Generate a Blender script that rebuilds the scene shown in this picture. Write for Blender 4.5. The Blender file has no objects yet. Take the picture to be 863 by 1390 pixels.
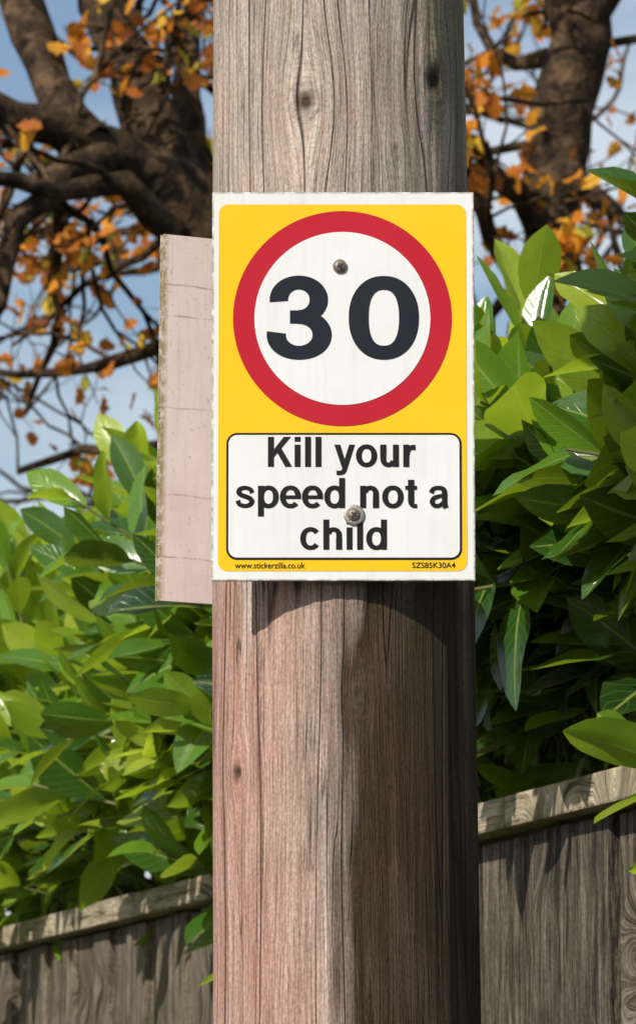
import bpy, math, random
import numpy as np
from mathutils import Vector, noise as mnoise
rng = np.random.default_rng(7)
random.seed(7)
scene = bpy.context.scene
scene.view_settings.view_transform = 'Standard'
scene.view_settings.look = 'None'
scene.view_settings.exposure = 0
R = math.radians

# ------------------------------------------------------------------ node helpers
class NT:
    def __init__(self, name):
        self.mat = bpy.data.materials.new(name)
        self.mat.use_nodes = True
        self.t = self.mat.node_tree
        self.t.nodes.clear()
        self.out = self.t.nodes.new('ShaderNodeOutputMaterial')
    def n(self, typ, **kw):
        nd = self.t.nodes.new(typ)
        for k, v in kw.items():
            setattr(nd, k, v)
        return nd
    def put(self, sock, v):
        if isinstance(v, bpy.types.NodeSocket):
            self.t.links.new(v, sock)
        elif v is not None:
            if hasattr(sock.default_value, '__len__') and not hasattr(v, '__len__'):
                v = (v, v, v)
            if hasattr(sock.default_value, '__len__') and len(sock.default_value) == 4 and len(v) == 3:
                v = (*v, 1)
            sock.default_value = v
    def m(self, op, a, b=None, c=None, clamp=False):
        nd = self.n('ShaderNodeMath', operation=op, use_clamp=clamp)
        self.put(nd.inputs[0], a)
        if b is not None: self.put(nd.inputs[1], b)
        if c is not None: self.put(nd.inputs[2], c)
        return nd.outputs[0]
    def mix(self, f, a, b, blend='MIX'):
        nd = self.n('ShaderNodeMix', data_type='RGBA', blend_type=blend)
        self.put(nd.inputs[0], f); self.put(nd.inputs[6], a); self.put(nd.inputs[7], b)
        return nd.outputs[2]
    def ramp(self, f, stops, interp='LINEAR'):
        nd = self.n('ShaderNodeValToRGB')
        cr = nd.color_ramp
        cr.interpolation = interp
        while len(cr.elements) < len(stops): cr.elements.new(0.5)
        for e, (p, c) in zip(cr.elements, stops):
            e.position = p
            if not hasattr(c, '__len__'): c = (c, c, c)
            e.color = (*c[:3], 1)
        self.put(nd.inputs[0], f)
        return nd.outputs[0]
    def noise(self, vec, scale=1, detail=4, rough=.55, dist=0, out=0):
        nd = self.n('ShaderNodeTexNoise')
        if vec is not None: self.put(nd.inputs['Vector'], vec)
        nd.inputs['Scale'].default_value = scale
        nd.inputs['Detail'].default_value = detail
        nd.inputs['Roughness'].default_value = rough
        nd.inputs['Distortion'].default_value = dist
        return nd.outputs[out]
    def xyz(self, x, y, z=0.0):
        nd = self.n('ShaderNodeCombineXYZ')
        self.put(nd.inputs[0], x); self.put(nd.inputs[1], y); self.put(nd.inputs[2], z)
        return nd.outputs[0]
    def vmul(self, v, s):
        nd = self.n('ShaderNodeVectorMath', operation='MULTIPLY')
        self.put(nd.inputs[0], v); nd.inputs[1].default_value = s
        return nd.outputs[0]
    def sep(self, v):
        nd = self.n('ShaderNodeSeparateXYZ'); self.put(nd.inputs[0], v)
        return nd.outputs
    def bump(self, h, strength=.5, dist=.01, normal=None):
        nd = self.n('ShaderNodeBump')
        self.put(nd.inputs['Height'], h)
        nd.inputs['Strength'].default_value = strength
        nd.inputs['Distance'].default_value = dist
        if normal is not None: self.put(nd.inputs['Normal'], normal)
        return nd.outputs[0]
    def bsdf(self, color, rough=.5, spec=.5, metal=0, normal=None):
        nd = self.n('ShaderNodeBsdfPrincipled')
        self.put(nd.inputs['Base Color'], color)
        self.put(nd.inputs['Roughness'], rough)
        self.put(nd.inputs['Specular IOR Level'], spec)
        self.put(nd.inputs['Metallic'], metal)
        if normal is not None: self.put(nd.inputs['Normal'], normal)
        return nd.outputs[0]
    def trans(self, color, normal=None):
        nd = self.n('ShaderNodeBsdfTranslucent')
        self.put(nd.inputs[0], color)
        if normal is not None: self.put(nd.inputs['Normal'], normal)
        return nd.outputs[0]
    def mixsh(self, f, a, b):
        nd = self.n('ShaderNodeMixShader')
        self.put(nd.inputs[0], f); self.put(nd.inputs[1], a); self.put(nd.inputs[2], b)
        return nd.outputs[0]
    def done(self, sh):
        self.t.links.new(sh, self.out.inputs[0])
        return self.mat
    def uv(self): return self.n('ShaderNodeTexCoord').outputs['UV']
    def obj(self): return self.n('ShaderNodeTexCoord').outputs['Object']
    def attr(self, name, out='Color'): return self.n('ShaderNodeAttribute', attribute_name=name).outputs[out]

# ------------------------------------------------------------------ mesh helpers
def link(o, parent=None):
    scene.collection.objects.link(o)
    if parent: o.parent = parent
    return o

def mesh_obj(name, verts, faces, mat=None, parent=None, smooth=False, uvs=None, cols=None):
    me = bpy.data.meshes.new(name)
    verts = np.asarray(verts, dtype=np.float32)
    if isinstance(faces, np.ndarray):
        k = faces.shape[1]; nf = faces.shape[0]
        me.vertices.add(len(verts)); me.vertices.foreach_set('co', verts.ravel())
        me.loops.add(nf * k); me.loops.foreach_set('vertex_index', faces.astype(np.int32).ravel())
        me.polygons.add(nf)
        me.polygons.foreach_set('loop_start', np.arange(0, nf * k, k, dtype=np.int32))
        me.update(calc_edges=True)
    else:
        me.from_pydata(verts.tolist(), [], faces)
        me.update()
    if smooth:
        me.polygons.foreach_set('use_smooth', np.ones(len(me.polygons), dtype=bool))
    li = np.zeros(len(me.loops), dtype=np.int32); me.loops.foreach_get('vertex_index', li)
    if uvs is not None:
        ul = me.uv_layers.new(name='UVMap')
        ul.data.foreach_set('uv', np.asarray(uvs, dtype=np.float32)[li].ravel())
    if cols is not None:
        cols = np.asarray(cols, dtype=np.float32)
        ca = me.color_attributes.new('tint', 'FLOAT_COLOR', 'POINT')
        c = np.ones((len(verts), 4), dtype=np.float32); c[:, :cols.shape[1]] = cols
        ca.data.foreach_set('color', c.ravel())
    if mat: me.materials.append(mat)
    me.validate()
    return link(bpy.data.objects.new(name, me), parent)

def box_data(cx, cy, cz, sx, sy, sz):
    v = [(cx+a*sx/2, cy+b*sy/2, cz+c*sz/2) for a in (-1,1) for b in (-1,1) for c in (-1,1)]
    f = [(0,1,3,2),(4,6,7,5),(0,4,5,1),(2,3,7,6),(0,2,6,4),(1,5,7,3)]
    return v, f

def bevel(o, w, seg=2):
    m = o.modifiers.new('bevel', 'BEVEL'); m.width = w; m.segments = seg; m.limit_method = 'ANGLE'

def empty(name, loc):
    e = bpy.data.objects.new(name, None); e.location = loc; e.empty_display_size = .1
    return link(e)

# ------------------------------------------------------------------ light
EL, AZ = R(36), R(38)
S = Vector((-math.sin(AZ)*math.cos(EL), -math.cos(AZ)*math.cos(EL), math.sin(EL)))
sun = bpy.data.lights.new('sun', 'SUN'); sun.energy = 5.0; sun.angle = R(.5); sun.color = (1, .94, .84)
so = link(bpy.data.objects.new('sun', sun)); so.rotation_euler = S.to_track_quat('Z', 'Y').to_euler(); so.location = (-6, -6, 9)
w = bpy.data.worlds.new('World'); scene.world = w; w.use_nodes = True
nt = w.node_tree; bg = nt.nodes['Background']
sky = nt.nodes.new('ShaderNodeTexSky'); sky.sky_type = 'NISHITA'; sky.sun_disc = False
sky.sun_elevation = EL; sky.sun_rotation = R(218); sky.dust_density = 1.2; sky.air_density = 1.0; sky.ozone_density = 1.5
tc_ = nt.nodes.new('ShaderNodeTexCoord'); cn = nt.nodes.new('ShaderNodeTexNoise')
cn.inputs['Scale'].default_value = 9; cn.inputs['Detail'].default_value = 5
cm = nt.nodes.new('ShaderNodeMapping'); cm.inputs['Scale'].default_value = (1, 1, 2.2)
nt.links.new(tc_.outputs['Generated'], cm.inputs[0]); nt.links.new(cm.outputs[0], cn.inputs['Vector'])
crr = nt.nodes.new('ShaderNodeValToRGB'); crr.color_ramp.elements[0].position = .42; crr.color_ramp.elements[1].position = .66
crr.color_ramp.elements[0].color = (.02, .02, .02, 1); crr.color_ramp.elements[1].color = (.75, .75, .75, 1)
nt.links.new(cn.outputs[0], crr.inputs[0])
cx_ = nt.nodes.new('ShaderNodeMix'); cx_.data_type = 'RGBA'
nt.links.new(crr.outputs[0], cx_.inputs[0]); nt.links.new(sky.outputs[0], cx_.inputs[6]); cx_.inputs[7].default_value = (7.4, 7.9, 8.5, 1)
nt.links.new(cx_.outputs[2], bg.inputs[0]); bg.inputs[1].default_value = .105

# ------------------------------------------------------------------ camera
cam = bpy.data.cameras.new('camera'); co = link(bpy.data.objects.new('camera', cam)); scene.camera = co
co.location = (0, 0, 1.5); co.rotation_euler = (R(98), 0, 0)
cam.sensor_fit = 'VERTICAL'; cam.sensor_height = 36; cam.lens = 164.46
cam.clip_start = .1; cam.clip_end = 1500
cam.dof.use_dof = True; cam.dof.focus_distance = 4.15; cam.dof.aperture_fstop = 26

# ------------------------------------------------------------------ ground
g = NT('ground_grass')
ob = g.obj()
n1 = g.noise(ob, 1.2, 4, .6); n2 = g.noise(ob, 30, 3, .7)
c = g.mix(g.ramp(n1, [(.4, 0), (.6, 1)]), (.05, .08, .02), (.10, .085, .05))
c = g.mix(g.m('MULTIPLY', n2, .6), c, (.03, .04, .015))
gm = g.done(g.bsdf(c, .9, .2, normal=g.bump(n2, .6, .03)))
N = 40
gx = np.sign(np.linspace(-1, 1, N)) * np.abs(np.linspace(-1, 1, N))**3 * 600
X, Y = np.meshgrid(gx, gx)
Z = np.zeros_like(X)
V = np.stack([X.ravel(), Y.ravel(), Z.ravel()], 1)
idx = np.arange(N*N).reshape(N, N)
F = np.stack([idx[:-1,:-1].ravel(), idx[:-1,1:].ravel(), idx[1:,1:].ravel(), idx[1:,:-1].ravel()], 1)
mesh_obj('ground', V, F, gm)

# ------------------------------------------------------------------ utility pole
SEG = 360
H = 7.5
ang = np.linspace(-math.pi, math.pi, SEG+1)
zz = np.concatenate([np.linspace(0, 1.5, 50, endpoint=False), np.linspace(1.5, 2.7, 380, endpoint=False), np.linspace(2.7, H, 60)])
ROWS = len(zz)
AA, ZZ = np.meshgrid(ang, zz)
def fld(fa, fz, seed=0.0):
    """smooth noise wrapped round the shaft, sampled on the mesh"""
    out = np.zeros_like(AA)
    for i, z in enumerate(zz):
        for j in range(SEG):
            out[i, j] = mnoise.noise(Vector((math.sin(ang[j])*fa+seed, math.cos(ang[j])*fa, z*fz+seed)))
        out[i, SEG] = out[i, 0]
    return out
f1 = fld(5, 1.2); f2 = fld(22, 1.7, 3); f3 = fld(2, 4, 7); f4 = fld(3.5, 7, 11); f5 = fld(9, 16, 5); f6 = fld(14, 5, 19)
tt = (ZZ-1.62)/.9
RAD = np.where(ZZ > 1.2, .1168-.0042*tt, .1168+.0042*.466+(1.2-ZZ)*.006)
CX = .0252-.0068*tt
UU0 = AA*.112
knots = [(-.030, 2.425, .017, 1.0), (.092, 2.452, .019, 1.0), (-.105, 1.84, .008, .9), (.012, 1.905, .006, .6), (.05, 2.385, .005, .5)]
UW = UU0 + f3*.006; KM = np.zeros_like(AA); DIS = f1*.0016 + f2*.0011 + f3*.0012
for ku, kv, kr, ks in knots:
    du = UU0-ku; dv = ZZ-kv
    UW = UW - du*np.exp(-(du**2+(dv*.42)**2)/(kr*1.7)**2)*.9
    rr = np.sqrt(du**2+(dv*.8)**2)*(1+.45*f5)
    KM = np.maximum(KM, ks*np.clip(1.45-rr/(kr*.55), 0, 1))
    KM = np.maximum(KM, ks*.45*np.clip(1-np.abs(rr-kr*.95)/(kr*.16), 0, 1)*(.6+f5))
    DIS += .0022*ks*np.exp(-(rr/(kr*1.3))**2) - .004*ks*np.exp(-(rr/(kr*.45))**2)
RR = RAD+DIS
V = np.stack([CX+RR*np.sin(AA), 4.113-RR*np.cos(AA), ZZ], -1).reshape(-1, 3)
V3 = V.reshape(ROWS, SEG+1, 3); V3[:, -1] = V3[:, 0]; V = V3.reshape(-1, 3)
sm = lambda x, a, b: np.clip((x-a)/(b-a), 0, 1)
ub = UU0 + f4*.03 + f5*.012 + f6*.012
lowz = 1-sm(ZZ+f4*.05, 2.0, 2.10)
damp = sm(ub, -.028, .012)*lowz*(1-.08*sm(f4, 0, .5))  # damp staining plus painted-in shade, right side of the shaft below the sign
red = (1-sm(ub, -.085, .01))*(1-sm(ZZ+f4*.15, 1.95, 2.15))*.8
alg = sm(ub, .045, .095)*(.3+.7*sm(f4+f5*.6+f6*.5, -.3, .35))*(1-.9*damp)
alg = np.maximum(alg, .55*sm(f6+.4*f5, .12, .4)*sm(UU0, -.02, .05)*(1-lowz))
edge_o = (1-sm(UU0+f5*.01+f6*.012, -.150, -.118))*(1-sm(ZZ+f4*.1, 1.98, 2.08))*.9
idx = np.arange(ROWS*(SEG+1)).reshape(ROWS, SEG+1)
F = np.stack([idx[:-1,:-1].ravel(), idx[:-1,1:].ravel(), idx[1:,1:].ravel(), idx[1:,:-1].ravel()], 1)

p = NT('weathered_pole_wood')
uvv = p.uv()
a1 = p.noise(p.vmul(uvv, (90, 2.2, 0)), 1, 3, .6)
a2 = p.noise(p.vmul(uvv, (1000, 22, 0)), 1, 3, .7)
a3 = p.noise(p.vmul(uvv, (340, 6, 0)), 1, 4, .65)
fine = p.noise(p.vmul(uvv, (420, 230, 0)), 1, 3, .7)
gsum = p.m('ADD', p.m('MULTIPLY', a1, .26), p.m('ADD', p.m('MULTIPLY', a2, .36), p.m('MULTIPLY', a3, .38)))
blot = p.noise(p.vmul(uvv, (14, 6, 0)), 1, 4, .6)
tn = p.sep(p.attr('tint')); ta = p.attr('tint', 'Alpha')
brk = p.m('MULTIPLY', p.m('SUBTRACT', a3, .5), 2.4)
def soft(mm): return p.m('ADD', mm, p.m('MULTIPLY', brk, p.m('MULTIPLY', mm, p.m('SUBTRACT', 1.0, mm))), clamp=True)
col = p.ramp(gsum, [(.35, (.15, .10, .078)), (.44, (.40, .29, .235)), (.53, (.58, .455, .385)), (.66, (.74, .63, .56))])
grey = p.ramp(gsum, [(.35, (.14, .11, .09)), (.44, (.33, .275, .23)), (.53, (.51, .445, .39)), (.66, (.70, .63, .57))])
col = p.mix(p.ramp(blot, [(.38, 0), (.6, 1)]), col, grey)
redc = p.ramp(gsum, [(.35, (.15, .05, .034)), (.5, (.50, .26, .20)), (.66, (.76, .56, .49))])
col = p.mix(soft(tn[0]), col, redc)
damp_shade_c = p.ramp(gsum, [(.34, (.014, .009, .006)), (.5, (.060, .036, .021)), (.66, (.14, .088, .055))])  # dark tone carries both the damp stain and shade put into the colour
damp_shade_c = p.mix(p.ramp(blot, [(.45, 0), (.65, .6)]), damp_shade_c, (.042, .036, .015))
col = p.mix(soft(tn[1]), col, damp_shade_c)
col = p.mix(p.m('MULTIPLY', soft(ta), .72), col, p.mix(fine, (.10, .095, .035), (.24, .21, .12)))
cr = p.noise(p.vmul(uvv, (24, .5, 0)), 1, 1, .5)
crk = p.m('SUBTRACT', 1.0, p.m('MULTIPLY', p.m('ABSOLUTE', p.m('SUBTRACT', cr, .5)), 130), clamp=True)
cr2 = p.noise(p.vmul(uvv, (95, 2.4, 0)), 1, 1, .5)
crk2 = p.m('SUBTRACT', 1.0, p.m('MULTIPLY', p.m('ABSOLUTE', p.m('SUBTRACT', cr2, .44)), 70), clamp=True)
crk2 = p.m('MULTIPLY', crk2, p.ramp(blot, [(.46, 0), (.56, .9)]))
crack = p.m('MAXIMUM', crk, crk2)
col = p.mix(p.m('MULTIPLY', crack, .85), col, (.035, .02, .014))
col = p.mix(tn[2], col, (.03, .016, .011))
col = p.mix(.5, col, p.ramp(fine, [(.38, .35), (.6, 1)]), 'MULTIPLY')
h = p.m('SUBTRACT', p.m('ADD', p.m('MULTIPLY', a2, .7), p.m('ADD', a3, p.m('MULTIPLY', fine, .3))), crack)
pm = p.done(p.bsdf(col, .85, .2, normal=p.bump(h, .9, .003)))
pole = empty('utility_pole', (0, 0, 0))
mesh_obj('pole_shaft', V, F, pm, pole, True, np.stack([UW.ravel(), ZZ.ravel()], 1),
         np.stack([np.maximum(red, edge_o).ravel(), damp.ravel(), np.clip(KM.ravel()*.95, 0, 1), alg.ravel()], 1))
mesh_obj('pole_top', V[(ROWS-1)*(SEG+1):(ROWS-1)*(SEG+1)+SEG], [tuple(range(SEG))], pm, pole, uvs=[(0, 0)]*SEG, cols=[(0, 0, 0, .5)]*SEG)

# ------------------------------------------------------------------ sign materials
def print_mat(name, base, rough=.35, dirt=.5, edge=False):
    q = NT(name); o = q.obj(); ss = q.sep(o)
    sp = q.noise(o, 260, 3, .7); lg = q.noise(o, 14, 5, .65)
    st = q.noise(q.vmul(o, (160, 0, 9)), 1, 3, .6)
    f = q.m('MULTIPLY', q.ramp(lg, [(.4, 0), (.75, 1)]), .28*dirt)
    f = q.m('ADD', f, q.m('MULTIPLY', q.ramp(st, [(.5, 0), (.75, 1)]), .22*dirt))
    f = q.m('ADD', f, q.m('MULTIPLY', q.ramp(sp, [(.66, 0), (.72, 1)]), .35*dirt), clamp=True)
    c = q.mix(f, base, (.22, .19, .13))
    if edge:
        ex = q.m('ABSOLUTE', ss[0]); ez = q.m('ABSOLUTE', ss[2])
        e1 = q.m('MULTIPLY', q.m('SUBTRACT', ex, .1108), 500, clamp=True)
        e2 = q.m('MULTIPLY', q.m('SUBTRACT', ez, .1678), 500, clamp=True)
        em = q.m('MULTIPLY', q.m('MAXIMUM', e1, e2), q.ramp(q.noise(o, 90, 4, .7), [(.38, 0), (.55, 1)]))
        c = q.mix(q.m('MULTIPLY', em, .8), c, (.12, .12, .06))
    wav = q.noise(o, 9, 1, .5)
    return q.done(q.bsdf(c, q.m('ADD', rough, q.m('MULTIPLY', lg, .25)), .25, normal=q.bump(wav, .25, .01)))
m_white = print_mat('sign_white_plastic', (.70, .70, .695), edge=True)
m_white2 = print_mat('sign_white_print', (.70, .70, .71), dirt=.4)
m_yellow = print_mat('sign_yellow_print', (.78, .475, .004), dirt=.2)
m_red = print_mat('sign_red_print', (.42, .003, .018), .42, dirt=.06)
m_navy = print_mat('sign_dark_numerals', (.004, .007, .016), .45, dirt=.04)
m_black = print_mat('sign_black_print', (.004, .004, .005), .45, dirt=.04)

sx0, sz0 = .000638, .000645
def L(px, py): return ((px-465.5)*sx0, (526.5-py)*sz0)
sign = empty('traffic_sign', (.0217, 3.982, 2.170))
LAY = .00035
v_, f_ = box_data(0, .0025, 0, .2265, .005, .340)
pl = mesh_obj('plate', v_, f_, m_white, sign); bevel(pl, .0008)

def rrect(x0, y0, x1, y1, r, lay, n=10):
    (ax, az), (bx, bz) = L(x0, y1), L(x1, y0); r *= sx0
    pts = []
    for cx, cz, a0 in ((bx-r, bz-r, 0), (ax+r, bz-r, 90), (ax+r, az+r, 180), (bx-r, az+r, 270)):
        for i in range(n+1):
            a = R(a0 + 90*i/n); pts.append((cx+r*math.cos(a), -lay*LAY, cz+r*math.sin(a)))
    return pts
def ngon2(name, pts, mat):
    o = mesh_obj(name, pts, [tuple(range(len(pts)))], mat, sign)
    if o.data.polygons[0].normal.y > 0: o.data.flip_normals()
    return o
ngon2('yellow_panel', rrect(297, 280, 632, 777, 13, 1), m_yellow)
def disc(name, cx, cy, r, lay, mat):
    x, z = L(cx, cy); rr = r*sx0
    ngon2(name, [(x+rr*math.cos(a), -lay*LAY, z+rr*math.sin(a)) for a in np.linspace(0, 2*math.pi, 128, endpoint=False)], mat)
disc('red_ring', 464.5, 435.5, 148, 2, m_red)
disc('white_disc', 464.5, 435.5, 119, 3, m_white2)
ngon2('text_panel_border', rrect(308, 591, 625, 762, 15, 2), m_black)
ngon2('text_panel', rrect(311, 594, 622, 759, 12, 3), m_white2)

class Ink:
    def __init__(self): self.V = []; self.F = []; self.d = 0
    def ribbon(self, path, lay=4, closed=False):
        P = np.array([(a, b) for a, b, _ in path], float); W = np.array([c for *_, c in path], float)
        if closed:
            T = np.roll(P, -1, 0)-np.roll(P, 1, 0)
        else:
            T = np.gradient(P, axis=0)
        T /= np.linalg.norm(T, axis=1)[:, None]; Nn = np.stack([-T[:, 1], T[:, 0]], 1)
        A = P + Nn*W[:, None]/2; B = P - Nn*W[:, None]/2
        b = len(self.V); n = len(P); y = -lay*LAY - self.d; self.d += .00002
        for q_ in list(A)+list(B):
            x, z = L(*q_); self.V.append((x, y, z))
        for i in range(n if closed else n-1):
            j = (i+1) % n; self.F.append((b+i, b+j, b+n+j, b+n+i))
    def poly(self, pts, lay=4):
        b = len(self.V); y = -lay*LAY - self.d; self.d += .00002
        for q_ in pts:
            x, z = L(*q_); self.V.append((x, y, z))
        self.F.append(tuple(range(b, b+len(pts))))
    def make(self, name, mat):
        o = mesh_obj(name, self.V, self.F, mat, sign)
        import bmesh
        bm = bmesh.new(); bm.from_mesh(o.data)
        for f in bm.faces:
            f.normal_update()
            if f.normal.y > 0: f.normal_flip()
        bm.to_mesh(o.data); bm.free()
        return o
def arc(cx, cy, rx, ry, a0, a1, wh, wv, n=60, pw=2.0):
    out = []
    for a in np.linspace(a0, a1, n):
        c, s_ = math.cos(R(a)), math.sin(R(a)); e = 2/pw
        out.append((cx + rx*math.copysign(abs(c)**e, c), cy - ry*math.copysign(abs(s_)**e, s_), wv + (wh-wv)*c*c))
    return out
ox, oy = 363, 378
ink = Ink()
ink.ribbon(arc(ox+42.5, oy+32.5, 27, 23.5, 186, -90, 25, 19) + [(ox+42.5-i*1.5, oy+56, 18) for i in range(1, 9)])
ink.ribbon([(ox+30.5+i*1.5, oy+56, 18) for i in range(0, 8)] + arc(ox+43, oy+80.3, 31, 24.3, 90, -188, 26, 19))
ink.ribbon(arc(520.5, 435, 34, 47.5, 0, 360, 27, 19, 121, 2.25)[:-1], closed=True)
ink.make('speed_numerals_30', m_navy)

def spl(pts, n=8):
    P = np.array(pts, float); Q = np.vstack([2*P[0]-P[1], P, 2*P[-1]-P[-2]]); out = []
    for i in range(1, len(Q)-2):
        for t in np.linspace(0, 1, n, endpoint=False):
            out.append(.5*((2*Q[i])+(-Q[i-1]+Q[i+1])*t+(2*Q[i-1]-5*Q[i]+4*Q[i+1]-Q[i+2])*t*t+(-Q[i-1]+3*Q[i]-3*Q[i+1]+Q[i+2])*t**3))
    out.append(P[-1]); return [tuple(o_) for o_ in out]
def ua(cx, cy, rx, ry, a0, a1, wh=.20, wv=.155, pw=2.15):
    return [(x, 2*cy-y, w_) for x, y, w_ in arc(cx, cy, rx, ry, a0, a1, wh, wv, 40, pw)]
ST = .215
def stem(x, y0, y1, w_=ST): return ('p', [(x-w_/2, y0), (x+w_/2, y0), (x+w_/2, y1), (x-w_/2, y1)])
G = {
 ' ': (.386, []),
 'K': (.99, [stem(.20, 0, 1, .22), ('p', [(.30, .31), (.30, .575), (.665, 1), (.93, 1)]), ('p', [(.42, .48), (.575, .625), (.975, 0), (.72, 0)])]),
 'i': (.386, [stem(.193, 0, .74), stem(.193, .84, 1)]),
 'l': (.386, [stem(.193, 0, 1)]),
 'y': (.77, [('p', [(.01, .74), (.225, .74), (.46, .03), (.29, -.04)]), ('p', [(.55, .74), (.76, .74), (.475, -.08), (.295, -.02)]), ('r', spl([(.405, -.02, .17), (.355, -.135, .17), (.27, -.195, .155), (.09, -.2, .15)]))]),
 'o': (.85, [('c', ua(.425, .37, .28, .305, 0, 360)[:-1])]),
 'u': (.85, [('r', [(.195, .74, ST), (.195, .5, ST)] + ua(.385, .27, .19, .205, 180, 340)), stem(.655, 0, .74)]),
 'r': (.56, [stem(.195, 0, .74), ('r', spl([(.215, .36, .17), (.265, .555, .17), (.37, .64, .165), (.53, .645, .185)]))]),
 's': (.77, [('r', spl([(.635, .50, .17), (.575, .615, .15), (.385, .672, .145), (.21, .63, .16), (.155, .53, .175), (.23, .44, .165), (.40, .38, .16), (.565, .31, .17), (.625, .21, .175), (.55, .11, .16), (.375, .068, .145), (.185, .12, .15), (.115, .25, .175)]))]),
 'p': (.86, [('c', ua(.46, .37, .265, .305, 0, 360)[:-1]), stem(.19, -.28, .74)]),
 'd': (.86, [('c', ua(.40, .37, .265, .305, 0, 360)[:-1]), stem(.67, 0, 1)]),
 'e': (.80, [('r', ua(.40, .37, .275, .305, -12, 318)), ('p', [(.17, .30), (.76, .30), (.76, .42), (.17, .42)])]),
 'n': (.85, [stem(.195, 0, .74), ('r', ua(.455, .465, .20, .205, 165, 0) + [(.655, .3, ST), (.655, 0, ST)])]),
 'h': (.85, [stem(.195, 0, 1), ('r', ua(.455, .465, .20, .205, 165, 0) + [(.655, .3, ST), (.655, 0, ST)])]),
 't': (.46, [('r', spl([(.24, .94, ST), (.24, .5, ST), (.24, .23, ST), (.275, .11, .17), (.35, .068, .14), (.455, .07, .145)])), ('p', [(.03, .61), (.45, .61), (.45, .74), (.03, .74)])]),
 'a': (.80, [('r', spl([(.125, .50, .175), (.20, .63, .15), (.385, .672, .14), (.56, .625, .165), (.605, .50, .19), (.605, .30, .19), (.61, .12, .19), (.655, 0, .19)])), ('r', spl([(.60, .43, .12), (.43, .395, .13), (.235, .335, .15), (.16, .205, .175), (.245, .085, .15), (.42, .085, .14), (.585, .20, .13)]))]),
 'c': (.78, [('r', ua(.40, .37, .275, .305, 38, 322))]),
}
def letters(name, body, x0, x1, base, cap):
    adv = 0; items = []; mn, mx = 1e9, -1e9
    for ch in body:
        a_, parts = G[ch]
        for kind, pts in parts:
            pts = [(q_[0]+adv,)+tuple(q_[1:]) for q_ in pts]; items.append((kind, pts))
            xs = [q_[0] for q_ in pts]; mn = min(mn, min(xs)-(0 if kind == 'p' else .09)); mx = max(mx, max(xs)+(0 if kind == 'p' else .09))
        adv += a_*.985
    sx = (x1-x0)/(mx-mn); k = Ink()
    for kind, pts in items:
        q_ = [(x0+(t_[0]-mn)*sx, base-t_[1]*cap) + ((t_[2]*(sx+cap)/2,) if len(t_) > 2 else ()) for t_ in pts]
        if kind == 'p': k.poly(q_)
        else: k.ribbon(q_, closed=(kind == 'c'))
    k.make(name, m_black)
letters('text_line_kill_your', 'Kill your', 364, 566, 637, 40.5)
letters('text_line_speed_not_a', 'speed not a', 320, 607, 692.5, 40.5)
letters('text_line_child', 'child', 408, 524, 748.5, 40.5)

def text(name, body, x0, y0, x1, y1, mat, lay=4, off=.022):
    cu = bpy.data.curves.new(name, 'FONT'); cu.body = body; cu.size = 1; cu.offset = off
    cu.resolution_u = 8
    t = bpy.data.objects.new('tmp', cu); scene.collection.objects.link(t)
    bpy.context.view_layer.update()
    dg = bpy.context.evaluated_depsgraph_get()
    me = bpy.data.meshes.new_from_object(t.evaluated_get(dg))
    bpy.data.objects.remove(t)
    c = np.zeros(len(me.vertices)*3, dtype=np.float32); me.vertices.foreach_get('co', c); c = c.reshape(-1, 3)
    mn, mx = c.min(0), c.max(0)
    (ax, az), (bx, bz) = L(x0, y1), L(x1, y0)
    X = ax + (c[:, 0]-mn[0])/(mx[0]-mn[0])*(bx-ax); Z = az + (c[:, 1]-mn[1])/(mx[1]-mn[1])*(bz-az)
    out = np.stack([X, np.full_like(X, -lay*LAY), Z], 1)
    me.vertices.foreach_set('co', out.astype(np.float32).ravel()); me.update()
    me.materials.clear(); me.materials.append(mat); me.name = name
    return link(bpy.data.objects.new(name, me), sign)
text('small_print_website', 'www.stickerzilla.co.uk', 320, 765.5, 414, 773.5, m_black, 2, .01)
text('small_print_code', 'SZS85K30A4', 558, 765.5, 616, 773, m_black, 2, .012)

# screws
q = NT('screw_metal'); nz = q.noise(q.obj(), 900, 4, .7)
m_screw = q.done(q.bsdf(q.mix(q.ramp(nz, [(.4, 0), (.6, 1)]), (.10, .075, .055), (.30, .27, .24)), .5, .5, .6, normal=q.bump(nz, .4, .0005)))
q = NT('washer_metal'); nz = q.noise(q.obj(), 700, 4, .7)
m_wash = q.done(q.bsdf(q.mix(q.ramp(nz, [(.4, 0), (.65, 1)]), (.45, .44, .42), (.22, .17, .12)), .45, .5, .7))
q = NT('screw_slot'); m_slot = q.done(q.bsdf((.012, .009, .007), .8))
def revolve(name, cx, cz, prof, mat, parent, n=40):
    vs = []; fs = []
    for r, d in prof:
        for a in np.linspace(0, 2*math.pi, n, endpoint=False):
            vs.append((cx+r*math.cos(a), -d, cz+r*math.sin(a)))
    k = len(prof)
    for j in range(k-1):
        for i in range(n):
            fs.append((j*n+i, j*n+(i+1) % n, (j+1)*n+(i+1) % n, (j+1)*n+i))
    fs.append(tuple((k-1)*n+i for i in range(n)))
    return mesh_obj(name, vs, fs, mat, parent, True)
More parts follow.
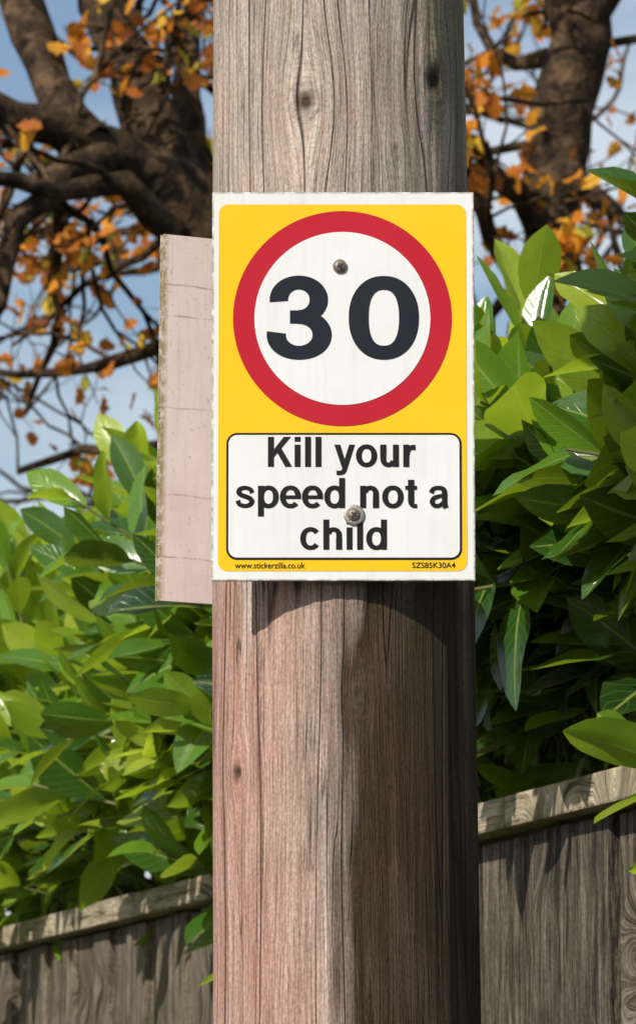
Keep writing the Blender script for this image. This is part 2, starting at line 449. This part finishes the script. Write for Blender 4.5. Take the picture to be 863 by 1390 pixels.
def screw(nm, px, py, rw, rh, rot):
    x, z = L(px, py); b = .0018
    rw *= sx0; rh *= sx0
    revolve(nm+'_washer', x, z, [(rw, b-.0014), (rw, b+.0009), (rw*.93, b+.0013), (rh*.98, b+.0010), (rh*.5, b+.0010)], m_wash if rw > .007 else m_screw, sign)
    revolve(nm+'_head', x, z, [(rh, b+.0008), (rh*.97, b+.0018), (rh*.8, b+.0028), (rh*.5, b+.0034), (rh*.12, b+.0036)], m_screw, sign)
    for i, a in enumerate((rot, rot+90)):
        v_, f_ = box_data(0, 0, 0, rh*1.05, .0014, rh*.2)
        v_ = [(x+vx*math.cos(R(a))-vz*math.sin(R(a)), vy-(b+.0032+.0001*i), z+vx*math.sin(R(a))+vz*math.cos(R(a))) for vx, vy, vz in v_]
        mesh_obj(nm+'_slot_%d' % (i+1), v_, f_, m_slot, sign)
screw('upper_screw', 461, 365, 9.5, 8, 25)
screw('lower_screw', 480, 702, 14, 8.5, 50)

# ------------------------------------------------------------------ second (oblique) sign, twin wall sheet
q = NT('aged_twinwall_plastic'); o = q.obj(); ss = q.sep(o)
lg = q.noise(o, 18, 4, .65)
wz = q.m('ADD', ss[2], q.m('MULTIPLY', q.m('SUBTRACT', q.noise(o, 25, 2), .5), .006))
c = q.mix(q.ramp(lg, [(.35, 0), (.65, 1)]), (.90, .78, .76), (.82, .69, .67))
lines = None
for zc in (-.128, -.071, .009, .093, .121):
    d = q.m('ABSOLUTE', q.m('SUBTRACT', wz, zc)); k = q.m('SUBTRACT', 1.0, q.m('DIVIDE', d, .0013), clamp=True)
    lines = k if lines is None else q.m('MAXIMUM', lines, k)
lines = q.m('MULTIPLY', lines, q.ramp(q.noise(o, 60, 3), [(.35, .2), (.6, .8)]))
c = q.mix(lines, c, (.36, .24, .18))
strk = q.noise(q.vmul(o, (220, 0, 12)), 1, 3, .6)
c = q.mix(q.m('MULTIPLY', q.m('SUBTRACT', strk, .5), 1.0, clamp=True), c, (.5, .38, .33))
spk = q.ramp(q.noise(o, 240, 3, .7), [(.62, 0), (.70, 1)])
c = q.mix(q.m('MULTIPLY', spk, .5), c, (.35, .28, .16))
edge = q.m('MULTIPLY', q.m('SUBTRACT', -.1125, ss[0]), 200, clamp=True)
c = q.mix(q.m('MULTIPLY', edge, q.ramp(q.noise(o, 130, 4, .7), [(.38, .15), (.55, .85)])), c, (.30, .26, .09))
m_tw = q.done(q.mixsh(.12, q.bsdf(c, .5, .3), q.trans(c)))
BT = 25
HW = .1195; HH = .1675
ns = empty('notice_sign', (.0217 - .1135*math.sin(R(BT)) - .0085, 4.113 + .1135*math.cos(R(BT)) + .003, 2.1715))
ns.rotation_euler = (0, R(.6), R(BT))
v_, f_ = box_data(0, -.0030, 0, HW*2, .0006, HH*2); mesh_obj('inner_skin', v_, f_, m_tw, ns)
v_, f_ = box_data(0, .0030, 0, HW*2, .0006, HH*2); mesh_obj('outer_skin', v_, f_, m_tw, ns)
VV = []; FF = []
for i in range(67):
    z = -HH + .0005 + i*(2*HH-.001)/66
    v_, f_ = box_data(0, 0, z, HW*2-.001-random.random()*.004, .0054, .0006)
    b = len(VV); VV += v_; FF += [tuple(b+j for j in f) for f in f_]
mesh_obj('flute_webs', VV, FF, m_tw, ns)

# ------------------------------------------------------------------ fence
FD = np.array([-.262, 1.0]); FD /= np.linalg.norm(FD)       # along fence, away
FN = np.array([-FD[1], FD[0]])                               # towards the road (left)
F0 = np.array([.34, 5.0])
def fpt(s_, w_): return F0 + FD*s_ + FN*w_
q = NT('weathered_fence_wood'); uvn = q.uv(); ss = q.sep(uvn); u, v = ss[0], ss[1]
tint = q.sep(q.attr('tint'))
vo = q.n('ShaderNodeTexVoronoi'); vo.feature = 'F1'; vo.inputs['Scale'].default_value = 1
q.put(vo.inputs['Vector'], q.vmul(uvn, (4.2, 5.5, 0)))
kd = vo.outputs['Distance']
warp = q.m('EXPONENT', q.m('MULTIPLY', q.m('MULTIPLY', kd, kd), -16))
uw = q.m('ADD', u, q.m('MULTIPLY', warp, .11))
gv = q.xyz(uw, v)
a1 = q.noise(q.vmul(gv, (60, 3, 0)), 1, 3, .6)
a2 = q.noise(q.vmul(gv, (240, 14, 0)), 1, 4, .75)
bl = q.noise(q.vmul(uvn, (10, 12, 0)), 1, 4, .7)
sp = q.noise(q.vmul(uvn, (120, 160, 0)), 1, 3, .7)
gs = q.m('ADD', q.m('MULTIPLY', a1, .45), q.m('MULTIPLY', a2, .55))
c = q.ramp(gs, [(.40, (.012, .009, .007)), (.46, (.06, .047, .036)), (.54, (.17, .14, .11)), (.64, (.36, .31, .25))])
c = q.mix(q.ramp(bl, [(.48, 0), (.72, .6)]), c, (.045, .04, .027))
c = q.mix(q.ramp(kd, [(0, .9), (.07, .7), (.10, 0)]), c, (.012, .008, .006))
c = q.mix(.6, c, q.ramp(sp, [(.38, .4), (.6, 1)]), 'MULTIPLY')
pale = q.ramp(gs, [(.38, (.11, .08, .045)), (.47, (.42, .34, .23)), (.62, (.72, .62, .46))])
pale = q.mix(q.ramp(bl, [(.52, 0), (.68, .6)]), pale, (.17, .15, .075))
pale = q.mix(.4, pale, q.ramp(sp, [(.38, .4), (.6, 1)]), 'MULTIPLY')
c = q.mix(tint[0], c, pale)
m_fence = q.done(q.bsdf(c, .9, .15, normal=q.bump(gs, 1, .014)))
VV = []; FF = []; UU = []; CC = []
def fbox(s0, s1, w0, w1, z0, z1, pale, horiz=False, jz=0):
    b = len(VV); uo = random.random()*40
    for (s_, w_, z) in [(s0,w0,z0),(s1,w0,z0),(s1,w1,z0),(s0,w1,z0),(s0,w0,z1+jz),(s1,w0,z1),(s1,w1,z1),(s0,w1,z1+jz)]:
        xy = fpt(s_, w_); VV.append((xy[0], xy[1], z))
        if horiz: UU.append((uo + z + w_, s_))
        else: UU.append((uo + s_ + w_, z + uo))
        CC.append((pale, 0, 0))
    FF.extend([tuple(b+i for i in f) for f in [(0,3,2,1),(4,5,6,7),(0,1,5,4),(1,2,6,5),(2,3,7,6),(3,0,4,7)]])
s_ = -2.6; i = 0
while s_ < 7:
    wd = random.uniform(.22, .34) if s_ < 1.4 else random.uniform(.11, .15)
    off = random.uniform(-.003, .003) + (.008 if i % 2 else 0)
    fbox(s_, s_+wd-.008, -.012+off, .008+off, .06, 1.882-random.random()*.004, random.uniform(0, .12) + (.15 if s_ > 1.4 else 0)); s_ += wd; i += 1
for s0, s1 in ((-2.6, .35), (.352, 2.3), (2.302, 4.2), (4.202, 7)):
    fbox(s0, s1-.003, -.03, .042, 1.885, 1.923+random.uniform(-.002, .002), 1.0, True)
for s0 in (-1.9, -.1, 1.7, 3.5, 5.3): fbox(s0, s0+.1, -.12, -.02, 0, 1.880, .1)
for z in (.4, 1.6): fbox(-2.6, 7, -.055, -.022, z, z+.07, .1, True)
fo = mesh_obj('wooden_fence', VV, FF, m_fence, uvs=UU, cols=CC); bevel(fo, .0025)

# ------------------------------------------------------------------ leaves (vectorised)
def norm(a): return a/np.maximum(np.linalg.norm(a, axis=-1, keepdims=True), 1e-9)
def leaf_cloud(pos, axis, nrm, length, width, bend, fold, tint, rows, prof, cols=(-1, -.5, 0, .5, 1)):
    n = len(pos)
    Yv = norm(axis); Xv = norm(np.cross(Yv, nrm)); Zv = np.cross(Xv, Yv)
    T = np.array(rows); Wp = np.array(prof); C = np.array(cols)
    tt, cc = np.meshgrid(T, C, indexing='ij'); wp = Wp[:, None]*np.ones_like(cc)
    lx = (cc*wp).ravel(); ly = tt.ravel(); k = len(lx)
    x = lx[None, :]*width[:, None]
    y = ly[None, :]*length[:, None]
    rip = rng.uniform(0, 6.28, n)
    z = np.abs(lx)[None, :]*width[:, None]*fold[:, None] - bend[:, None]*(ly[None, :]**2)*length[:, None]
    z += np.sin(ly[None, :]*9 + rip[:, None])*np.abs(lx)[None, :]*width[:, None]*.18*np.sign(lx)[None, :]*rng.uniform(.2, 1, n)[:, None]
    x = x + np.sin(ly[None, :]*2.2)*length[:, None]*rng.uniform(-.06, .06, n)[:, None]
    V = pos[:, None, :] + x[..., None]*Xv[:, None, :] + y[..., None]*Yv[:, None, :] + z[..., None]*Zv[:, None, :]
    nr, nc = len(T), len(C)
    g = np.arange(nr*nc).reshape(nr, nc)
    f = np.stack([g[:-1,:-1].ravel(), g[:-1,1:].ravel(), g[1:,1:].ravel(), g[1:,:-1].ravel()], 1)
    Fa = (f[None] + (np.arange(n)*k)[:, None, None]).reshape(-1, 4)
    uv = np.tile(np.stack([cc.ravel()*.5+.5, ly], 1), (n, 1))
    col = np.repeat(tint, k, axis=0)
    return V.reshape(-1, 3), Fa, uv, col

q = NT('laurel_leaf'); ss = q.sep(q.uv()); t = q.sep(q.attr('tint')); o = q.obj()
c = q.ramp(t[0], [(0, (.010, .036, .007)), (.35, (.036, .115, .012)), (.65, (.14, .28, .02)), (1, (.44, .54, .05))])
mid = q.m('ABSOLUTE', q.m('SUBTRACT', ss[0], .5))
ribm = q.m('SUBTRACT', 1.0, q.m('MULTIPLY', mid, 22), clamp=True)
c = q.mix(q.m('MULTIPLY', ribm, .6), c, (.38, .46, .11))
vein = q.m('SINE', q.m('MULTIPLY', q.m('SUBTRACT', ss[1], q.m('MULTIPLY', mid, .45)), 62))
vm = q.m('MULTIPLY', q.m('SUBTRACT', vein, .82), 5.5, clamp=True)
c = q.mix(q.m('MULTIPLY', vm, .14), c, (.25, .36, .07))
bl = q.noise(o, 35, 3, .6)
c = q.mix(q.m('MULTIPLY', q.m('SUBTRACT', bl, .5), 1.2, clamp=True), c, (.07, .09, .012))
tc = q.mix(.6, c, (.58, .74, .03))
nb = q.bump(q.m('SUBTRACT', 0.0, q.m('ADD', q.m('MULTIPLY', vm, .25), ribm)), .5, .0015)
tr_f = q.m('ADD', .14, q.m('MULTIPLY', t[0], .42))
m_leaf = q.done(q.mixsh(tr_f, q.bsdf(c, q.m('ADD', .13, q.m('MULTIPLY', bl, .24)), .85, normal=nb), q.trans(tc)))
q = NT('laurel_stem'); m_stem = q.done(q.bsdf(q.mix(q.noise(q.obj(), 20), (.16, .20, .05), (.10, .07, .03)), .6))

def ztop(y): return float(np.interp(y, [4.6, 5.0, 5.6, 7.0, 8.3, 10], [2.34, 2.33, 2.30, 2.47, 2.46, 2.5]))
def add_stems(P0, P1, r0, r1):
    n = len(P0); d = norm(P1-P0); a = norm(np.cross(d, np.array([.31, .52, .79]))); b = np.cross(d, a)
    vs = []
    for P_, r_ in ((P0, r0), (P1, r1)):
        for k in range(5):
            th = k*2*math.pi/5
            vs.append(P_ + (a*math.cos(th)+b*math.sin(th))*r_[:, None])
    V = np.stack(vs, 1).reshape(-1, 3)
    f = np.array([[k, (k+1) % 5, 5+(k+1) % 5, 5+k] for k in range(5)])
    Fa = (f[None] + (np.arange(n)*10)[:, None, None]).reshape(-1, 4)
    return V, Fa
NS = 1400
lp, la, ln, ll, lw, lb, lf, lt = [], [], [], [], [], [], [], []
st0, st1 = [], []
out3 = np.array([FN[0], FN[1], 0.0])
up3 = np.array([0, 0, 1.0])
for i in range(NS):
    s_ = rng.uniform(-.7, 4.6) if i < 1100 else rng.uniform(-.6, 1.5)
    kind = rng.random() if i < 1100 else .1
    yy = 5 + s_*FD[1]
    zt = ztop(yy)
    lump = .05*math.sin(s_*4.1+1) + .05*math.sin(s_*9.3)
    if kind < .48:       # face towards road
        wo = -.01 + lump - abs(rng.normal(0, .08)); z = rng.uniform(1.95 if s_ > 1.3 else 2.0, zt-.12)
        d = out3*rng.uniform(.35, 1.0) + up3*rng.uniform(.1, 1.1) + rng.normal(0, .35, 3)
        if z < 2.12:
            wo = min(wo, -.07 if s_ < 1.3 else -.04); d[2] = abs(d[2]) + (.5 if s_ < 1.3 else .3)
        if s_ > 1.5 and z < 2.15 and rng.random() < .12:   # sprays that spill over the rail
            wo = rng.uniform(0, .04); d = out3*1.0 + rng.normal(0, .3, 3); d[2] = rng.uniform(-.2, .3)
    elif kind < .76:     # top shoots
        wo = rng.uniform(-.7, .03+lump); z = zt - rng.uniform(.05, .22) + .05*math.sin(s_*7+2)
        d = up3*1.2 + rng.normal(0, .28, 3) + out3*.15
    else:
        wo = -rng.uniform(.08, .8); z = rng.uniform(1.7, zt-.2)
        d = up3*.6 + out3*.3 + rng.normal(0, .4, 3)
    xy = fpt(s_, wo); base = np.array([xy[0], xy[1], z]); d = norm(d)
    Ls = rng.uniform(.14, .28); tip = base + d*Ls
    st0.append(base - d*.06); st1.append(tip)
    a = norm(np.cross(d, rng.normal(0, 1, 3))); b = np.cross(d, a)
    nl = rng.integers(7, 11); ph = rng.uniform(0, 6.28)
    age = np.clip(rng.normal(.42, .26) + (.2 if kind >= .48 and kind < .76 else 0) + (.08 if s_ > 1.3 else -.15), 0, 1)
    big = rng.uniform(.9, 1.22)
    for k in range(nl):
        tk = (k+.5)/nl; th = ph + k*2.4
        rad = a*math.cos(th)+b*math.sin(th)
        open_ = R(68 - 44*tk**1.4 + rng.normal(0, 9))
        ax = norm(d*math.cos(open_) + rad*math.sin(open_) + up3*.10)
        nn = d*math.sin(open_) - rad*math.cos(open_) + rng.normal(0, .22, 3) + up3*.25
        lp.append(base + d*Ls*tk); la.append(ax); ln.append(nn)
        ln_ = rng.uniform(.11, .16)*big*(1 - .35*max(0, tk-.6)/.4)
        ll.append(ln_); lw.append(ln_*rng.uniform(.36, .46)); lb.append(rng.uniform(-.08, .25)); lf.append(rng.uniform(.1, .6))
        lt.append((np.clip(age + .3*tk - .12 + rng.normal(0, .10), 0, 1), rng.random()**2, rng.random()))
A = lambda x: np.array(x)
rows = [0, .07, .16, .30, .45, .60, .74, .86, .95, 1.0]
prof = [.03, .045, .22, .39, .48, .50, .45, .30, .12, .01]
V, Fa, uvA, colA = leaf_cloud(A(lp), A(la), A(ln), A(ll), A(lw), A(lb), A(lf), A(lt), rows, prof)
hedge = empty('laurel_hedge', (0, 0, 0))
mesh_obj('leaves', V, Fa, m_leaf, hedge, True, uvA, colA)
for i in range(60):
    s_ = rng.uniform(-.7, 4.6); wo = -rng.uniform(.2, .65); xy = fpt(s_, wo)
    st0.append(np.array([xy[0], xy[1], 0])); st1.append(np.array([xy[0]+rng.normal(0, .1), xy[1]+rng.normal(0, .1), 2.1]))
r0 = np.array([.0035]*NS+[.02]*60); r1 = np.array([.0018]*NS+[.008]*60)
V, Fa = add_stems(A(st0), A(st1), r0, r1)
mesh_obj('stems', V, Fa, m_stem, hedge, True)

# ------------------------------------------------------------------ trees
q = NT('oak_bark'); o = q.obj()
b1 = q.noise(o, 14, 4, .7, .5); b2 = q.noise(o, 3, 2, .6)
c = q.ramp(b1, [(.35, (.010, .007, .005)), (.5, (.042, .027, .016)), (.68, (.14, .088, .05))])
c = q.mix(q.ramp(b2, [(.5, 0), (.7, .5)]), c, (.07, .05, .022))
m_bark = q.done(q.bsdf(c, .9, .15, normal=q.bump(b1, 1, .03)))
q = NT('autumn_leaf'); t = q.sep(q.attr('tint'))
c = q.ramp(t[0], [(0, (.16, .05, .018)), (.3, (.40, .12, .022)), (.62, (.74, .26, .022)), (.85, (.82, .50, .05)), (1, (.48, .50, .06))])
m_aut = q.done(q.mixsh(.45, q.bsdf(c, .6, .25), q.trans(q.mix(.3, c, (.95, .45, .05)))))

class Tree:
    def __init__(self, seed):
        self.V = []; self.F = []; self.nv = 0; self.r = np.random.default_rng(seed); self.leaf = []
    def tube(self, pts, rad, seg=6, rough=0):
        pts = np.asarray(pts, float); rad = np.asarray(rad, float); n = len(pts)
        T = norm(np.gradient(pts, axis=0))
        ref = np.array([.13, .95, .28]) if abs(T[0][1]) < .8 else np.array([1., 0, 0])
        A_ = norm(np.cross(T, ref)); B_ = np.cross(T, A_)
        th = np.linspace(0, 2*math.pi, seg, endpoint=False)
        rr = rad[:, None]*(1 + (self.r.normal(0, rough, (n, seg)) if rough else 0))
        V = pts[:, None, :] + rr[..., None]*(A_[:, None, :]*np.cos(th)[None, :, None] + B_[:, None, :]*np.sin(th)[None, :, None])
        self.V.append(V.reshape(-1, 3))
        g = np.arange(n*seg).reshape(n, seg); g2 = np.roll(g, -1, axis=1)
        self.F.append(np.stack([g[:-1].ravel(), g2[:-1].ravel(), g2[1:].ravel(), g[1:].ravel()], 1) + self.nv)
        self.nv += n*seg
    def limb(self, pts, rad, seg=16, step=.12):
        pts = np.asarray(pts, float); d = np.r_[0, np.cumsum(np.linalg.norm(np.diff(pts, axis=0), axis=1))]
        n = max(4, int(d[-1]/step)); t = np.linspace(0, d[-1], n)
        P = np.stack([np.interp(t, d, pts[:, k]) for k in range(3)], 1)
        for _ in range(2): P[1:-1] = (P[:-2]+2*P[1:-1]+P[2:])/4
        P[1:-1] += self.r.normal(0, .014, P[1:-1].shape)
        rd = np.interp(t, d, rad)*(1+self.r.normal(0, .05, n))
        self.tube(P, rd, seg, .05)
        return P, rd
    def twig(self, p, d, length, r, depth):
        n = max(4, int(length/.09)); P = [p]; d = norm(d)
        for i in range(n):
            d = norm(d + self.r.normal(0, .22, 3) + np.array([0, 0, .03])); P.append(P[-1]+d*length/n)
        P = np.array(P); self.tube(P, np.linspace(r, r*.35, len(P)), 4 if depth < 2 else 6)
        if depth > 0:
            for k in range(int(self.r.integers(2, 5))):
                i = int(self.r.integers(1, len(P)-1)); dd = norm(P[i]-P[i-1]) + self.r.normal(0, .65, 3)
                self.twig(P[i], dd, length*self.r.uniform(.35, .65), max(r*.5, .003), depth-1)
        if depth <= 1:
            if self.r.random() < self.lp:
                for k in range(int(self.r.integers(2, 6))):
                    i = int(self.r.integers(len(P)//2, len(P))); self.leaf.append(P[min(i, len(P)-1)])
    def sprout(self, P, rd, every=.3, depth=2, ln=(.6, 1.4)):
        st = max(1, int(every/.12))
        for i in range(2, len(P), st):
            if P[i][2] < 2.4: continue
            d = self.r.normal(0, 1, 3); d[2] += .2
            self.twig(P[i], d, self.r.uniform(*ln), max(.006, min(rd[i]*.35, .018)), depth)
    def build(self, name, hue=.5, spread=.22, size=.085):
        e = empty(name, (0, 0, 0))
        mesh_obj('trunk_and_limbs', np.concatenate(self.V), np.concatenate(self.F), m_bark, e, True)
        n = len(self.leaf)
        if n:
            ps = np.array(self.leaf) + self.r.normal(0, .03, (n, 3))
            ax = self.r.normal(0, 1, (n, 3)); ax[:, 2] -= .5
            nn = self.r.normal(0, 1, (n, 3))
            le = self.r.uniform(.6, 1.35, n)*size
            tint = np.stack([np.clip(self.r.normal(hue, spread, n), 0, 1)]*3, 1)
            V, Fa, uvA, colA = leaf_cloud(ps, ax, nn, le, le*.75, self.r.uniform(-.1, .5, n), self.r.uniform(.1, .7, n), tint,
                [0, .12, .3, .42, .6, .72, .88, 1], [.03, .12, .36, .24, .5, .32, .3, .02], (-1, 0, 1))
            mesh_obj('leaves', V, Fa, m_aut, e, False, uvA, colA)
        print(name, 'leaves', n, 'tube verts', self.nv)
def q14(a, b, y=14.0): return ((a-431.5)*y/6350, y, 1.5 + y*math.tan(R(8)+math.atan((695-b)/6350)))
T1 = Tree(3); T1.lp = .8
pxr = .0011
def LM(T, spec, every=.36, ln=(.5, 1.2), depth=2):
    P, rd = T.limb([q14(a, b, y) for a, b, y, w_ in spec], [w_*pxr for *_, w_ in spec])
    T.sprout(P, rd, every, depth, ln)
trunk_base = [(-.13, 14.2, -.1), (-.14, 14.2, .5), (-.15, 14.15, 1.6), (-.14, 14.1, 2.8), q14(362, 470, 14.1), q14(320, 350, 14)]
T1.limb(trunk_base, [.34, .24, .20, .18, .16, .12], 20)
LM(T1, [(345, 400, 14, 110), (270, 290, 14, 95), (205, 222, 13.9, 85), (110, 190, 13.7, 62), (0, 152, 13.6, 52), (-140, 110, 13.4, 40), (-330, 60, 13, 20)])
LM(T1, [(250, 275, 14, 90), (205, 190, 14, 84), (172, 90, 14.1, 78), (140, 0, 14.2, 72), (100, -160, 14.3, 60), (70, -400, 14.4, 35), (90, -700, 14.3, 12)])
LM(T1, [(120, 195, 13.7, 55), (62, 130, 13.8, 55), (30, 50, 14, 62), (5, -80, 14.1, 50), (-60, -300, 14.2, 25)])
LM(T1, [(150, 200, 13.8, 50), (60, 230, 13.5, 34), (15, 290, 13.4, 32), (8, 390, 13.4, 22), (-40, 470, 13.3, 10)])
LM(T1, [(290, 330, 14, 60), (262, 180, 14.3, 45), (240, 70, 14.5, 38), (270, -60, 14.6, 30), (320, -300, 14.7, 12)])
LM(T1, [(280, 330, 14, 45), (160, 262, 13.7, 40), (60, 262, 13.5, 26), (-40, 240, 13.3, 18)])
LM(T1, [(340, 440, 14.3, 40), (240, 450, 14.5, 22), (150, 500, 14.7, 18), (40, 520, 14.9, 12), (-80, 480, 15, 8)], .24)
LM(T1, [(340, 560, 14.3, 40), (240, 610, 14.6, 20), (130, 600, 14.9, 16), (20, 640, 15, 10)], .24)
LM(T1, [(350, 300, 14, 60), (420, 150, 14.3, 50), (480, -50, 14.6, 40), (520, -400, 14.6, 15)])
LM(T1, [(100, 190, 13.7, 30), (60, 330, 14.6, 20), (90, 420, 14.8, 14), (30, 560, 15, 8)], .24)
T1.build('oak_tree', .52, .25, .066)

T2 = Tree(11); T2.lp = .8
T2.limb([(.75, 15.2, -.1), (.74, 15.2, .6), (.73, 15.2, 1.8), q14(735, 640, 15.1), q14(738, 440, 15)], [.3, .2, .16, .13, .1], 20)
LM(T2, [(738, 470, 15, 84), (746, 320, 15, 86), (772, 160, 15, 96), (800, 0, 15.1, 104), (830, -200, 15.2, 74), (850, -500, 15.2, 25)], .4)
LM(T2, [(748, 330, 15, 50), (700, 250, 14.8, 34), (650, 212, 14.6, 26), (560, 150, 14.4, 18), (500, 60, 14.3, 8)], .4)
LM(T2, [(742, 420, 15, 40), (672, 345, 14.7, 28), (640, 250, 14.5, 20), (600, 120, 14.4, 10)], .4)
LM(T2, [(765, 210, 15, 40), (835, 285, 14.8, 26), (920, 340, 14.6, 18), (1030, 360, 14.4, 8)], .4)
LM(T2, [(790, 80, 15, 40), (700, 105, 15.2, 22), (650, 40, 15.4, 16), (620, -80, 15.4, 8)], .4)
LM(T2, [(740, 430, 15, 40), (820, 420, 14.8, 22), (900, 470, 14.6, 12)], .4)
LM(T2, [(800, 30, 15, 60), (880, -60, 15, 50), (980, -200, 15, 25)], .4)
LM(T2, [(745, 380, 15, 30), (690, 400, 15.3, 18), (640, 470, 15.5, 12), (560, 500, 15.6, 6)], .4)
T2.build('oak_tree', .58, .2, .07)

T3 = Tree(23); T3.lp = .4
for i in range(9):
    x = -9 + i*2.1 + T3.r.uniform(-.5, .5); y = 26 + T3.r.uniform(-3, 4)
    hh = T3.r.uniform(6, 9)
    P, rd = T3.limb([(x, y, -.1), (x+T3.r.normal(0, .2), y, 2), (x+T3.r.normal(0, .5), y, 5), (x+T3.r.normal(0, .9), y, hh)], [.2, .13, .07, .02], 9, .2)
    for k in range(9):
        j = int(T3.r.integers(len(P)//4, len(P)-2)); d = T3.r.normal(0, 1, 3); d[2] = abs(d[2])*.4
        T3.twig(P[j], d, T3.r.uniform(1.5, 2.6), .03, 2)
T3.build('distant_trees', .55, .25, .12)
